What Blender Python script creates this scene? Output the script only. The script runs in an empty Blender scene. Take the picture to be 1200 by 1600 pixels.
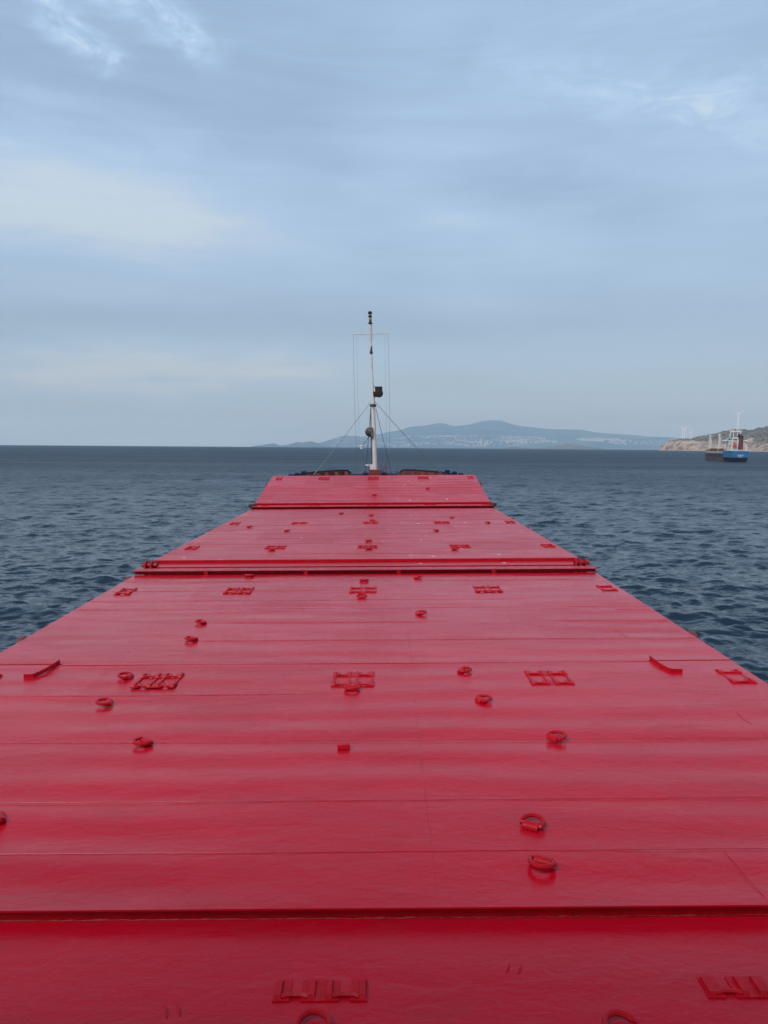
import bpy, math, random
import numpy as np
from mathutils import Matrix, Vector, noise

sc = bpy.context.scene
R = math.radians
random.seed(7)
EARTH = 6.371e6
EYE = 9.5                      # height of the eye above the sea

# ------------------------------------------------------------------ camera
cam = bpy.data.cameras.new('camera')
cam_o = bpy.data.objects.new('camera', cam)
sc.collection.objects.link(cam_o)
cam.sensor_fit = 'VERTICAL'
cam.sensor_height = 36.0
cam.lens = 1202 * 36 / 1600
cam.clip_start = 0.1
cam.clip_end = 120000
cam_o.matrix_world = (Matrix.Translation((0, 0, EYE)) @ Matrix.Rotation(R(-.29), 4, 'Z')
                      @ Matrix.Rotation(R(90 - 4.87), 4, 'X') @ Matrix.Rotation(R(.43), 4, 'Z'))
sc.camera = cam_o

# ------------------------------------------------------------------ light
SUN_EL, SUN_AZ = R(48), R(216)         # azimuth clockwise from +Y (the bow)
sd = Vector((math.sin(SUN_AZ) * math.cos(SUN_EL), math.cos(SUN_AZ) * math.cos(SUN_EL), math.sin(SUN_EL)))
sun = bpy.data.lights.new('sun', 'SUN')
sun.energy = 1.7
sun.angle = R(24)
sun.color = (1, .95, .88)
sun_o = bpy.data.objects.new('sun', sun)
sc.collection.objects.link(sun_o)
sun_o.rotation_euler = (-sd).to_track_quat('-Z', 'Y').to_euler()

sc.view_settings.view_transform = 'Standard'
sc.view_settings.look = 'None'
sc.view_settings.exposure = 0.10
sc.view_settings.gamma = 1.0
sc.cycles.max_bounces = 6
sc.cycles.volume_bounces = 1
sc.cycles.sample_clamp_indirect = 6


class NT:
    """Small helper for building node trees."""
    def __init__(self, tree):
        self.t = tree
        tree.nodes.clear()

    def n(self, kind, **kw):
        nd = self.t.nodes.new(kind)
        ins = kw.pop('ins', {})
        for k, v in kw.items():
            setattr(nd, k, v)
        for k, v in ins.items():
            self.set(nd, k, v)
        return nd

    def set(self, nd, k, v):
        s = nd.inputs[k]
        if isinstance(v, bpy.types.NodeSocket):
            self.t.links.new(v, s)
        elif isinstance(v, bpy.types.Node):
            self.t.links.new(v.outputs[0], s)
        else:
            s.default_value = v

    def math(self, op, a, b=0.0, c=None):
        nd = self.n('ShaderNodeMath', operation=op)
        self.set(nd, 0, a)
        self.set(nd, 1, b)
        if c is not None:
            self.set(nd, 2, c)
        return nd.outputs[0]

    def vec(self, op, a, b):
        nd = self.n('ShaderNodeVectorMath', operation=op)
        self.set(nd, 0, a)
        self.set(nd, 1, b)
        return nd.outputs['Value'] if op in ('DOT_PRODUCT', 'LENGTH', 'DISTANCE') else nd.outputs[0]

    def noise(self, vec, scale, detail=4, rough=.55, dist=0.0):
        nd = self.n('ShaderNodeTexNoise', ins={'Scale': scale, 'Detail': detail, 'Roughness': rough, 'Distortion': dist})
        if vec is not None:
            self.set(nd, 'Vector', vec)
        return nd.outputs['Fac']

    def ramp(self, fac, lo, hi, a=0.0, b=1.0):
        nd = self.n('ShaderNodeMapRange', clamp=True, interpolation_type='SMOOTHSTEP')
        for k, v in (('Value', fac), ('From Min', lo), ('From Max', hi), ('To Min', a), ('To Max', b)):
            self.set(nd, k, v)
        return nd.outputs[0]

    def mapping(self, vec, scale=(1, 1, 1), rot=(0, 0, 0), loc=(0, 0, 0)):
        return self.n('ShaderNodeMapping', ins={'Vector': vec, 'Scale': scale, 'Rotation': rot, 'Location': loc}).outputs[0]

    def mix(self, fac, a, b):
        nd = self.n('ShaderNodeMix', data_type='RGBA')
        self.set(nd, 0, fac)
        self.set(nd, 6, a)
        self.set(nd, 7, b)
        return nd.outputs[2]


world = bpy.data.worlds.new('World')
sc.world = world
world.use_nodes = True
w = NT(world.node_tree)
sky = w.n('ShaderNodeTexSky', sky_type='NISHITA', sun_disc=False)
sky.sun_elevation = SUN_EL
sky.sun_rotation = SUN_AZ
sky.altitude = 10
sky.air_density = 1.0
sky.dust_density = 2.0
sky.ozone_density = 1.5
dirn = w.n('ShaderNodeTexCoord').outputs['Generated']
sep = w.n('ShaderNodeSeparateXYZ', ins={0: dirn})
up = w.math('MAXIMUM', sep.outputs[2], 0.0)
den = w.math('ADD', up, .10)
flat = w.n('ShaderNodeCombineXYZ', ins={0: w.math('DIVIDE', sep.outputs[0], den), 1: w.math('DIVIDE', sep.outputs[1], den), 2: 0.0}).outputs[0]
veil = w.noise(w.mapping(flat, (.35, .62, 1), (0, 0, R(12)), (1.3, 4.1, 0)), 1.0, 6, .55, .6)
soft = w.noise(w.mapping(flat, (.16, .30, 1), (0, 0, R(-14)), (5.2, 1.7, 0)), 1.0, 3, .5, .3)
fine = w.noise(w.mapping(dirn, (14, 14, 30), (0, R(-32), 0), (2.2, .4, 0)), 1.0, 9, .68, .9)
fine2 = w.noise(w.mapping(dirn, (15, 15, 46), (0, R(8), 0), (.2, 3.4, 0)), 1.0, 9, .68, .9)
wob = w.noise(w.mapping(dirn, (3, 3, 9)), 1.0, 6, .6, .5)


def patch(px, py, r0, r1):
    """Soft round region of the sky around a direction given as (right, up) tangents."""
    d = Vector((px, 1.0, py)).normalized()
    return w.ramp(w.vec('DISTANCE', dirn, tuple(d)), r0, r1, 1.0, 0.0)


def streak(x0, z0, x1, z1, width):
    """Soft streak of cloud between two directions, with a wandering edge."""
    a, b = Vector((x0, 1.0, z0)).normalized(), Vector((x1, 1.0, z1)).normalized()
    ln = (b - a).length
    ax = (b - a) / ln
    nrm = ax.cross((a + b).normalized()).normalized()
    mid = (a + b) / 2
    u = w.math('ABSOLUTE', w.math('SUBTRACT', w.vec('DOT_PRODUCT', dirn, tuple(ax)), mid.dot(ax)))
    v = w.math('SUBTRACT', w.vec('DOT_PRODUCT', dirn, tuple(nrm)), mid.dot(nrm))
    v = w.math('ABSOLUTE', w.math('ADD', v, w.math('MULTIPLY', w.math('SUBTRACT', wob, .5), width * 2.2)))
    return w.math('MULTIPLY', w.ramp(u, ln * .25, ln * .6, 1, 0), w.ramp(v, 0, width, 1, 0))


m = w.math('MULTIPLY_ADD', w.ramp(veil, .36, .70), .26, .46)
m = w.math('ADD', m, w.math('MULTIPLY', w.ramp(soft, .36, .66), .18))
feather = w.math('ADD', w.ramp(fine, .38, .72, .0, 1.0), .10)
feather2 = w.math('ADD', w.ramp(fine2, .34, .72, .0, 1.0), .30)
wl1 = w.math('ADD', streak(-.45, .56, -.32, .46, .030), w.math('MULTIPLY', streak(-.40, .59, -.20, .47, .030), .9))
m = w.math('ADD', m, w.math('MULTIPLY', w.math('MULTIPLY', wl1, feather), .62))
wl2 = w.math('ADD', streak(.12, .46, .58, .41, .050), w.math('MULTIPLY', streak(.34, .42, .58, .50, .036), .8))
m = w.math('ADD', m, w.math('MULTIPLY', w.math('MULTIPLY', wl2, feather2), .22))
m = w.math('ADD', m, w.math('MULTIPLY', streak(-.95, .36, -.12, .30, .10), .24))
m = w.math('SUBTRACT', m, w.math('MULTIPLY', streak(-.26, .275, .08, .26, .10), .15))
m = w.math('ADD', m, w.math('MULTIPLY', streak(-.55, .105, .05, .085, .045), .34))
m = w.math('ADD', m, w.math('MULTIPLY', streak(-.3, .235, .60, .215, .045), .13))
m = w.math('SUBTRACT', m, w.math('MULTIPLY', streak(-.6, .15, .3, .155, .028), .20))
m = w.math('SUBTRACT', m, w.math('MULTIPLY', streak(.05, .32, .40, .31, .05), .16))
thread = w.noise(w.mapping(dirn, (3.2, 3.2, 30), (0, R(4), 0), (1.2, .3, 4)), 1.0, 8, .66, .7)
m = w.math('ADD', m, w.math('MULTIPLY', w.math('SUBTRACT', thread, .5), .38))
m = w.math('MAXIMUM', w.math('MINIMUM', m, .97), 0.0)
m = w.math('MULTIPLY', m, w.ramp(up, .46, .72, 1.0, .25))        # the veil thins out overhead
cloudcol = w.mix(w.ramp(up, .0, .55), (4.15, 5.75, 7.6, 1), (5.3, 7.25, 10.1, 1))
cloudcol = w.mix(w.ramp(m, .74, .97), cloudcol, w.mix(w.ramp(up, .0, .5), (5.3, 6.2, 7.0, 1), (5.6, 7.1, 8.7, 1)))
bg = w.n('ShaderNodeBackground', ins={'Color': w.mix(m, sky.outputs[0], cloudcol), 'Strength': .1})
w.t.links.new(bg.outputs[0], w.n('ShaderNodeOutputWorld').inputs[0])


# ------------------------------------------------------------------ materials
def material(name, color, rough=.5, metallic=0.0, build=None, spec=.5):
    mt = bpy.data.materials.new(name)
    mt.use_nodes = True
    t = NT(mt.node_tree)
    p = t.n('ShaderNodeBsdfPrincipled', ins={'Base Color': (*color, 1), 'Roughness': rough, 'Metallic': metallic, 'Specular IOR Level': spec})
    t.t.links.new(p.outputs[0], t.n('ShaderNodeOutputMaterial').inputs[0])
    if build:
        build(t, p)
    return mt


def bump(t, p, h, strength, dist, prev=None):
    nd = t.n('ShaderNodeBump', ins={'Height': h, 'Strength': strength, 'Distance': dist})
    if prev is not None:
        t.set(nd, 'Normal', prev)
    t.set(p, 'Normal', nd.outputs[0])
    return nd.outputs[0]


def weathered(scale=3.0, amount=.35, bumpd=.004):
    """Uneven paint: blotches in colour and gloss, a little surface texture."""
    def f(t, p):
        co = t.n('ShaderNodeTexCoord').outputs['Object']
        n1 = t.noise(co, scale, 6, .6)
        base = tuple(p.inputs['Base Color'].default_value)
        dark = tuple(c * (1 - amount) for c in base[:3]) + (1,)
        t.set(p, 'Base Color', t.mix(t.ramp(n1, .35, .7), base, dark))
        r0 = p.inputs['Roughness'].default_value
        t.set(p, 'Roughness', t.ramp(t.noise(co, scale * 2.7, 4), .3, .7, r0 * .75, min(1, r0 * 1.3)))
        if bumpd:
            bump(t, p, t.noise(co, scale * 9, 5), .5, bumpd)
    return f


def red_deck(worn):
    def f(t, p):
        co = t.n('ShaderNodeTexCoord').outputs['Object']
        big = t.noise(t.mapping(co, (.22, .5, 1)), 1.0, 5, .6, .4)
        mid = t.noise(t.mapping(co, (.9, 2.6, 1)), 1.0, 6, .6, .5)
        streak = t.noise(t.mapping(co, (.5, 9, 1)), 1.0, 5, .6, .3)
        c = t.mix(t.ramp(big, .35, .68), (.57, .003, .018, 1), (.50, .003, .018, 1))
        c = t.mix(t.math('MULTIPLY', t.ramp(mid, .5, .72), .5), c, (.42, .012, .022, 1))
        c = t.mix(t.math('MULTIPLY', t.ramp(streak, .50, .75), .35 + .25 * worn), c, (.52, .030, .042, 1))
        if worn:
            v = t.n('ShaderNodeTexVoronoi', feature='F1', ins={'Scale': 1.7, 'Randomness': 1.0})
            t.set(v, 'Vector', t.vec('ADD', co, t.vec('MULTIPLY', t.n('ShaderNodeTexNoise', ins={'Vector': co, 'Scale': 14.0}).outputs['Color'], (.09, .09, 0))))
            spot = t.ramp(v.outputs['Distance'], .045, .115, 1, 0)
            where = t.ramp(t.noise(co, .8, 4, .7), .45, .54)
            c = t.mix(t.math('MULTIPLY', spot, where), c, (.78, .72, .68, 1))
        sp = t.n('ShaderNodeTexVoronoi', feature='F1', ins={'Vector': co, 'Scale': 1.5, 'Randomness': 1.0})
        c = t.mix(t.ramp(sp.outputs['Distance'], .006, .013, .85, 0), c, (.05, .012, .012, 1))
        scuff = t.ramp(t.noise(t.mapping(co, (1.3, 3.4, 1), (0, 0, .5)), 1.0, 9, .72, 1.2), .60, .70)
        c = t.mix(t.math('MULTIPLY', scuff, .35), c, (.42, .05, .06, 1))
        vc = t.n('ShaderNodeTexVoronoi', feature='F1', distance='CHEBYCHEV', ins={'Scale': .42, 'Randomness': .9})
        t.set(vc, 'Vector', t.vec('ADD', co, t.vec('MULTIPLY', t.n('ShaderNodeTexNoise', ins={'Vector': co, 'Scale': 3.0}).outputs['Color'], (.12, .12, 0))))
        cell = t.n('ShaderNodeSeparateXYZ', ins={0: vc.outputs['Color']}).outputs[0]     # areas rolled on different days
        t.set(p, 'Base Color', t.mix(t.math('MULTIPLY', cell, .16 + .10 * worn), c, (.30, .004, .012, 1)))
        r = t.math('ADD', t.ramp(mid, .3, .7, .15 + .09 * worn, .25 + .09 * worn), t.ramp(streak, .4, .7, 0, .06))
        r = t.math('ADD', r, t.math('MULTIPLY', cell, .06))
        t.set(p, 'Roughness', r)
        # brushed and blistered paint
        b0 = bump(t, p, t.noise(t.mapping(co, (2.0, 4.2, 1)), 1.0, 4, .55, .4), .6, .014)
        b1 = bump(t, p, t.noise(t.mapping(co, (7, 13, 7)), 1.0, 6, .62, .8), .55, .0065, b0)
        bump(t, p, t.noise(co, 70, 3, .6), .35, .0012, b1)
    return f


M_RED = material('red_deck_paint', (.36, .007, .022), .3, build=red_deck(0), spec=.32)
M_WORN = material('red_deck_paint_worn', (.36, .007, .022), .4, build=red_deck(1), spec=.38)
M_FIT = material('red_fitting_paint', (.52, .004, .014), .42, build=weathered(14, .2, .0012), spec=.2)
M_LIP = material('red_edge_paint', (.46, .004, .012), .35, build=weathered(3, .18, .002), spec=.3)
M_BEAD = material('chipped_weld_paint', (.42, .030, .030), .4, build=weathered(30, .6, .002), spec=.2)
M_DARKRED = material('brown_red_primer', (.20, .036, .030), .6, build=weathered(3, .4))
M_STAY = material('worn_red_primer', (.30, .075, .06), .6, build=weathered(3, .4))
M_RUST = material('rust_and_dirt', (.06, .022, .014), .8, build=weathered(6, .5))
M_BLACK = material('black_rubber', (.012, .012, .013), .6, build=weathered(10, .4, 0))
M_NAVY = material('navy_hull_paint', (.012, .022, .06), .4, build=weathered(2, .4))
M_WHITE = material('cream_white_paint', (.72, .70, .64), .45, build=weathered(2.5, .18, .001))
M_CLEANWHITE = material('white_paint', (.78, .79, .78), .5, build=weathered(.5, .1, 0))
M_WIRE = material('galvanised_wire', (.16, .18, .20), .5, .3, build=weathered(20, .3, 0))
M_GREY = material('dark_grey_housing', (.075, .072, .068), .6, build=weathered(8, .3, 0))
M_BRASS = material('brass', (.42, .30, .10), .35, .8, build=weathered(30, .3, 0))
M_LENS = material('lamp_glass', (.55, .55, .48), .1)
M_GREYWHITE = material('dulled_white_paint', (.60, .59, .56), .6, build=weathered(.5, .4, 0))
M_SHIPBLUE = material('sea_blue_hull_paint', (.03, .17, .36), .5, build=weathered(.35, .3, 0))
M_SHIPDARK = material('black_brown_hull_paint', (.032, .028, .040), .55, build=weathered(.3, .4, 0))
M_ANTIFOUL = material('faded_antifouling', (.17, .105, .105), .7, build=weathered(.3, .35, 0))
M_SHIPPINK = material('pale_pink_coaming', (.50, .38, .35), .6, build=weathered(.3, .3, 0))
M_OCHRE = material('rusty_ochre_hatch', (.17, .085, .04), .7, build=weathered(.4, .5, 0))
M_ORANGE = material('orange_red_lifeboat', (.62, .055, .03), .4, build=weathered(.8, .2, 0))
M_FUNNEL = material('brick_red_funnel', (.19, .045, .034), .5, build=weathered(.5, .3, 0))
M_GLASS = material('dark_window_glass', (.02, .03, .04), .1)


def col(o):
    sc.collection.objects.link(o)
    return o


# ------------------------------------------------------------------ mesh building
class MB:
    def __init__(self):
        self.v, self.f, self.s = [], [], []

    def add(self, vs, fs, smooth=False):
        k = len(self.v)
        self.v += [tuple(p) for p in vs]
        self.f += [tuple(i + k for i in f) for f in fs]
        self.s += [smooth] * len(fs)

    def box(self, c, s, rot=None, taper=1.0, bev=0.0):
        hx, hy, hz = s[0] / 2, s[1] / 2, s[2] / 2
        vs, fs = [], []
        if bev > 0:
            b = bev
            def ring(x, y, z):
                return [(-x + b, -y, z), (x - b, -y, z), (x, -y + b, z), (x, y - b, z), (x - b, y, z), (-x + b, y, z), (-x, y - b, z), (-x, -y + b, z)]
            ls = [ring(hx, hy, -hz), ring(hx * taper, hy * taper, hz - b), ring((hx - b) * taper, (hy - b) * taper, hz)]
            for l in ls:
                vs += l
            for j in range(2):
                for i in range(8):
                    a, d = j * 8 + i, j * 8 + (i + 1) % 8
                    fs.append((a, d, d + 8, a + 8))
            fs += [tuple(range(16, 24)), tuple(range(7, -1, -1))]
        else:
            for z, k in ((-hz, 1), (hz, taper)):
                vs += [(-hx * k, -hy * k, z), (hx * k, -hy * k, z), (hx * k, hy * k, z), (-hx * k, hy * k, z)]
            fs = [(3, 2, 1, 0), (4, 5, 6, 7), (0, 1, 5, 4), (1, 2, 6, 5), (2, 3, 7, 6), (3, 0, 4, 7)]
        m = Matrix.Translation(c) @ (rot.to_4x4() if rot is not None else Matrix())
        self.add([m @ Vector(p) for p in vs], fs)
        return self

    def tube(self, path, r, seg=8, closed=False, caps=True):
        path = [Vector(p) for p in path]
        n = len(path)
        rs = r if isinstance(r, (list, tuple)) else [r] * n
        vs, fs = [], []
        up0 = None
        for i, p in enumerate(path):
            a = path[(i - 1) % n] if (closed or i > 0) else p
            b = path[(i + 1) % n] if (closed or i < n - 1) else p
            t = (b - a).normalized()
            if up0 is None:
                up0 = t.orthogonal().normalized()
            up0 = (up0 - t * up0.dot(t)).normalized()
            sd_ = t.cross(up0)
            for k in range(seg):
                an = 2 * math.pi * k / seg
                vs.append(p + (up0 * math.cos(an) + sd_ * math.sin(an)) * rs[i])
        for i in range(n if closed else n - 1):
            j = (i + 1) % n
            for k in range(seg):
                l = (k + 1) % seg
                fs.append((i * seg + k, i * seg + l, j * seg + l, j * seg + k))
        if caps and not closed:
            fs += [tuple(range(seg - 1, -1, -1)), tuple(range((n - 1) * seg, n * seg))]
        self.add(vs, fs, True)
        return self

    def lathe(self, prof, m=None, seg=16):
        """prof: (radius, z) pairs, turned round z, then placed by m."""
        vs, fs = [], []
        m = m or Matrix()
        for r_, z in prof:
            for k in range(seg):
                an = 2 * math.pi * k / seg
                vs.append(m @ Vector((r_ * math.cos(an), r_ * math.sin(an), z)))
        for i in range(len(prof) - 1):
            for k in range(seg):
                l = (k + 1) % seg
                fs.append((i * seg + k, i * seg + l, (i + 1) * seg + l, (i + 1) * seg + k))
        fs += [tuple(range(seg - 1, -1, -1)), tuple(range((len(prof) - 1) * seg, len(prof) * seg))]
        self.add(vs, fs, True)
        return self

    def prism(self, poly, axis_vec, m=None):
        m = m or Matrix()
        n = len(poly)
        a = Vector(axis_vec)
        vs = [m @ Vector(p) for p in poly] + [m @ (Vector(p) + a) for p in poly]
        fs = [tuple(range(n - 1, -1, -1)), tuple(range(n, 2 * n))] + [(i, (i + 1) % n, (i + 1) % n + n, i + n) for i in range(n)]
        self.add(vs, fs)
        return self

    def mesh(self, name, mat):
        me = bpy.data.meshes.new(name)
        me.from_pydata(self.v, [], self.f)
        me.polygons.foreach_set('use_smooth', self.s)
        me.materials.append(mat)
        bm_fix(me)
        return me

    def build(self, name, mat, parent=None, loc=None):
        o = col(bpy.data.objects.new(name, self.mesh(name, mat)))
        if parent is not None:
            o.parent = parent
        if loc is not None:
            o.location = loc
        return o


def bm_fix(me):
    import bmesh
    b = bmesh.new()
    b.from_mesh(me)
    bmesh.ops.recalc_face_normals(b, faces=b.faces)
    b.to_mesh(me)
    b.free()
    me.update()
    try:
        me.set_sharp_from_angle(angle=R(40))
    except Exception:
        pass


def thing(name, label, cat, mw, group=None):
    o = col(bpy.data.objects.new(name, None))
    o.empty_display_size = .3
    o.matrix_world = mw
    o['label'] = label
    o['category'] = cat
    if group:
        o['group'] = group
    return o


def inst(mesh, name, parent, loc, rz=0.0, tilt=0.0):
    o = col(bpy.data.objects.new(name, mesh))
    o.parent = parent
    o.location = loc
    o.rotation_euler = (tilt, 0, rz)
    return o


# ------------------------------------------------------------------ sea and far land
def drop(x, y):
    return (x * x + y * y) / (2 * EARTH)


def grid_mesh(name, X, Y, Z, mat, smooth=True, wrap=False):
    nr, nc = X.shape
    me = bpy.data.meshes.new(name)
    v = np.stack([X, Y, Z], -1).reshape(-1, 3).astype(np.float32)
    a = np.arange(nr * nc).reshape(nr, nc)
    if wrap:
        a = np.concatenate([a, a[:, :1]], 1)
    q = np.stack([a[:-1, :-1], a[:-1, 1:], a[1:, 1:], a[1:, :-1]], -1).reshape(-1, 4)
    me.vertices.add(len(v))
    me.vertices.foreach_set('co', v.ravel())
    me.loops.add(q.size)
    me.polygons.add(len(q))
    me.loops.foreach_set('vertex_index', q.ravel().astype(np.int32))
    me.polygons.foreach_set('loop_start', np.arange(0, q.size, 4, dtype=np.int32))
    me.polygons.foreach_set('loop_total', np.full(len(q), 4, dtype=np.int32))
    me.polygons.foreach_set('use_smooth', np.full(len(q), smooth))
    me.materials.append(mat)
    me.update(calc_edges=True)
    me.validate()
    return col(bpy.data.objects.new(name, me))


def sea_build(t, p):
    co = t.n('ShaderNodeTexCoord').outputs['Object']

    def slope(sc_, rot, k, detail, loc=(0, 0, 0)):
        c = t.n('ShaderNodeTexNoise', ins={'Vector': t.mapping(co, (.5, 1.15, 1), (0, 0, R(rot)), loc), 'Scale': sc_, 'Detail': detail, 'Roughness': .6, 'Distortion': .3}).outputs['Color']
        return t.vec('MULTIPLY', t.vec('SUBTRACT', c, (.5, .5, .5)), (k * .75, k, 0))
    g = t.n('ShaderNodeNewGeometry').outputs['Normal']
    dist = t.vec('LENGTH', co, (0, 0, 0))
    # unresolved chop far from the ship is carried by the surface's roughness
    sl = t.vec('ADD', slope(.85, 14, 1.0, 3), slope(2.4, -11, 1.15, 5, (31, 7, 0)))
    sl = t.vec('ADD', sl, slope(.16, 5, .12, 4, (3, 17, 0)))
    sl = t.vec('ADD', sl, slope(.40, -4, .34, 3, (13, 37, 0)))
    sc_ = t.n('ShaderNodeVectorMath', operation='SCALE')
    t.set(sc_, 0, sl)
    t.set(sc_, 'Scale', t.ramp(dist, 60, 900, 1.0, .95))
    sl = sc_.outputs[0]
    lanes = t.noise(t.mapping(co, (.35, 1.5, 1), (0, 0, R(8))), .012, 6, .65, .5)
    t.set(p, 'Roughness', t.math('ADD', t.ramp(t.math('LOGARITHM', dist, 10.0), 1.65, 2.9, .12, .54), t.math('MULTIPLY', t.math('SUBTRACT', lanes, .5), .30)))
    nrm = t.vec('NORMALIZE', t.vec('ADD', g, sl), (0, 0, 0))
    t.set(p, 'Normal', nrm)
    gust = t.noise(t.mapping(co, (.5, 1.6, 1)), .006, 4, .6)
    t.set(p, 'Base Color', t.mix(t.ramp(gust, .35, .65), (.010, .026, .045, 1), (.014, .033, .054, 1)))
    p.inputs['IOR'].default_value = 1.33


M_SEA = material('sea_water', (.008, .022, .038), .1, build=sea_build)

radii = []
r_ = 9.0
while r_ < 15500:
    radii.append(r_)
    r_ *= 1.0042 if r_ < 1500 else 1.02
rad = np.array(radii)
ang = np.concatenate([np.linspace(-R(56), R(56), 1050), np.linspace(R(58), R(302), 110)])
RR, AA = np.meshgrid(rad, ang, indexing='ij')
X, Y = RR * np.sin(AA), RR * np.cos(AA)
Z = np.zeros_like(X)
DX, DY = np.zeros_like(X), np.zeros_like(X)
rng = np.random.default_rng(5)
for i in range(96):
    lam = .7 * (6.0 / .7) ** rng.random() if i < 80 else 6.0 * (15.0 / 6.0) ** rng.random()
    th = R(78) + rng.normal() * R(33)                      # the way the wind sea runs
    k = 2 * math.pi / lam
    kx, ky = k * math.cos(th), k * math.sin(th)
    amp = (.0072 * lam ** 0.68 if i < 80 else .0022 * lam ** .9) * (0.6 + .8 * rng.random())
    fade = np.clip((lam / (RR * .0042) - 2.2) / 2.5, 0, 1) * np.clip((1500 - RR) / 400, 0, 1)
    fade[:, 1050:] = 0 if lam < 6 else fade[:, 1050:]
    ph = kx * X + ky * Y + rng.random() * 6.283
    Z += amp * fade * np.cos(ph)
    DX -= amp * fade * math.cos(th) * np.sin(ph) * .8
    DY -= amp * fade * math.sin(th) * np.sin(ph) * .8
Z -= drop(X, Y)
sea = grid_mesh('sea', X + DX, Y + DY, Z, M_SEA, wrap=True)
sea['kind'] = 'structure'


def fnoise(x, y, s, seed, octs=5, rough=.5):
    return noise.fractal(Vector((x / s + seed * 7.3, y / s - seed * 3.1, seed * 1.7)), 1.0 / (rough * 2), 2.0, octs)


def profile(P, x):
    return float(np.interp(x, [p[0] for p in P], [p[1] for p in P]))


main_P = [(-2700, -20), (-2453, 26), (-2254, 169), (-1857, 303), (-1360, 504), (-690, 472), (-194, 538), (451, 641), (1120, 851), (1690, 898), (2284, 1026), (2857, 882), (3427, 954), (3972, 1076), (4269, 1123), (4666, 1112), (5091, 982), (5266, 934), (6089, 845), (7459, 773), (8832, 651), (10204, 575), (11305, 486), (12582, 374), (14084, 264), (15590, 130), (17500, 90), (21000, -20)]
left_P = [(-3700, -12), (-3620, -5), (-3183, 98), (-3037, 113), (-2855, 55), (-2637, 74), (-2363, 167), (-2236, 137), (-1999, 182), (-1726, 112), (-1470, -8), (-1400, -12)]
isl_P = [(1990, -14), (2032, -10), (2161, 24), (2322, 30), (2463, 10), (2593, 6), (2701, 22), (2840, 50), (3131, 90), (3347, 71), (3564, 35), (3728, -7), (3800, -14)]
head_P = [(1540, -6), (1551, 0), (1558, 8), (1565, 26), (1589, 47), (1614, 59), (1649, 65), (1695, 68), (1731, 70), (1777, 81), (1827, 92), (1873, 99), (1919, 113), (1950, 122), (1990, 124), (2033, 121), (2058, 116), (2086, 125), (2121, 134), (2157, 142), (2263, 162), (2441, 177), (2692, 158), (3053, 115), (3594, 66), (4300, 30), (4700, -6)]
cliff_P = [(1655, -6), (1668, 2), (1679, 16), (1690, 28), (1707, 45), (1729, 66), (1757, 80), (1800, 92), (1873, 102), (2047, 100), (2282, 79), (2637, 6), (2700, -6)]


def land_height(P, yr, front, back, rough_amp, nscale, seed):
    """Height above the sea at (x, y): the ridge line stands at y = yr, the shore at yr - front."""
    def H(x, y):
        t = (y - (yr - front)) / front
        u = x * (yr / y) if y > yr else x
        h = profile(P, u)
        if t <= 1:
            t = max(t, -.1)
            k = t ** .62 if t > 0 else t * 3
            gully = fnoise(x, y, nscale, seed, 6, .55) * (1 - abs(2 * t - 1) ** 2) if 0 < t < 1 else 0
            return h * k + rough_amp * gully * min(1, max(h, 0) / (rough_amp * 3 + .01)) - 1
        s = (y - yr) / back
        return h * (1 - .06 * min(1, s * 6)) - h * max(0, s - .75) * 3 - 1
    return H


def land(name, P, yr, front, back, nx, ny, amp, nscale, seed, mat, ridge_rough=0):
    H = land_height(P, yr, front, back, amp, nscale, seed)
    xs = np.linspace(P[0][0], P[-1][0], nx)
    ts = np.concatenate([np.linspace(-.06, 1, ny), 1 + np.linspace(.03, 1, 10) * back / front])
    ys = yr - front + ts * front
    XX, YY = np.meshgrid(xs, ys)
    ZZ = np.zeros_like(XX)
    for i in range(XX.shape[0]):
        for j in range(XX.shape[1]):
            x, y = XX[i, j], YY[i, j]
            xw = x * (y / yr) if y > yr else x
            XX[i, j] = xw
            ZZ[i, j] = H(xw, y) + ridge_rough * fnoise(x, y, nscale * .35, seed + 3, 4) * min(1, max(0, H(xw, y)) / 20)
    ZZ -= drop(XX, YY)
    o = grid_mesh(name, XX, YY, ZZ, mat)
    o['kind'] = 'structure'
    return H


def forest_mat(t, p):
    co = t.n('ShaderNodeTexCoord').outputs['Object']
    n = t.noise(co, .0011, 6, .65)
    t.set(p, 'Base Color', t.mix(t.ramp(n, .4, .62), (.026, .040, .028, 1), (.075, .08, .062, 1)))


def coast_mat(t, p):
    co = t.n('ShaderNodeTexCoord').outputs['Object']
    z = t.n('ShaderNodeSeparateXYZ', ins={0: co}).outputs[2]
    nz = t.n('ShaderNodeSeparateXYZ', ins={0: t.n('ShaderNodeNewGeometry').outputs['Normal']}).outputs[2]
    scrub = t.noise(co, .026, 7, .75)
    patch_ = t.noise(co, .0075, 5, .6)
    rock = t.mix(t.ramp(t.noise(co, .03, 6, .75), .42, .60), (.60, .475, .36, 1), (.24, .175, .135, 1))
    bush = t.mix(t.ramp(t.noise(co, .06, 5, .75), .42, .62), (.075, .076, .058, 1), (.31, .27, .21, 1))
    cover = t.math('ADD', t.math('MULTIPLY', scrub, .8), t.math('MULTIPLY', patch_, .9))
    cover = t.math('ADD', cover, t.ramp(z, 4, 62, -.28, .20))
    cover = t.math('ADD', cover, t.ramp(nz, .45, .9, -.10, .05))
    cover = t.math('ADD', cover, t.ramp(t.n('ShaderNodeSeparateXYZ', ins={0: co}).outputs[0], 1560, 1750, -.10, .02))
    c = t.mix(t.ramp(cover, .84, 1.02), rock, bush)
    c = t.mix(t.ramp(z, 1.5, 5, 1, 0), c, (.44, .36, .29, 1))
    t.set(p, 'Base Color', c)
    bump(t, p, t.noise(co, .05, 7, .72), 1.0, 11.0)


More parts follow.
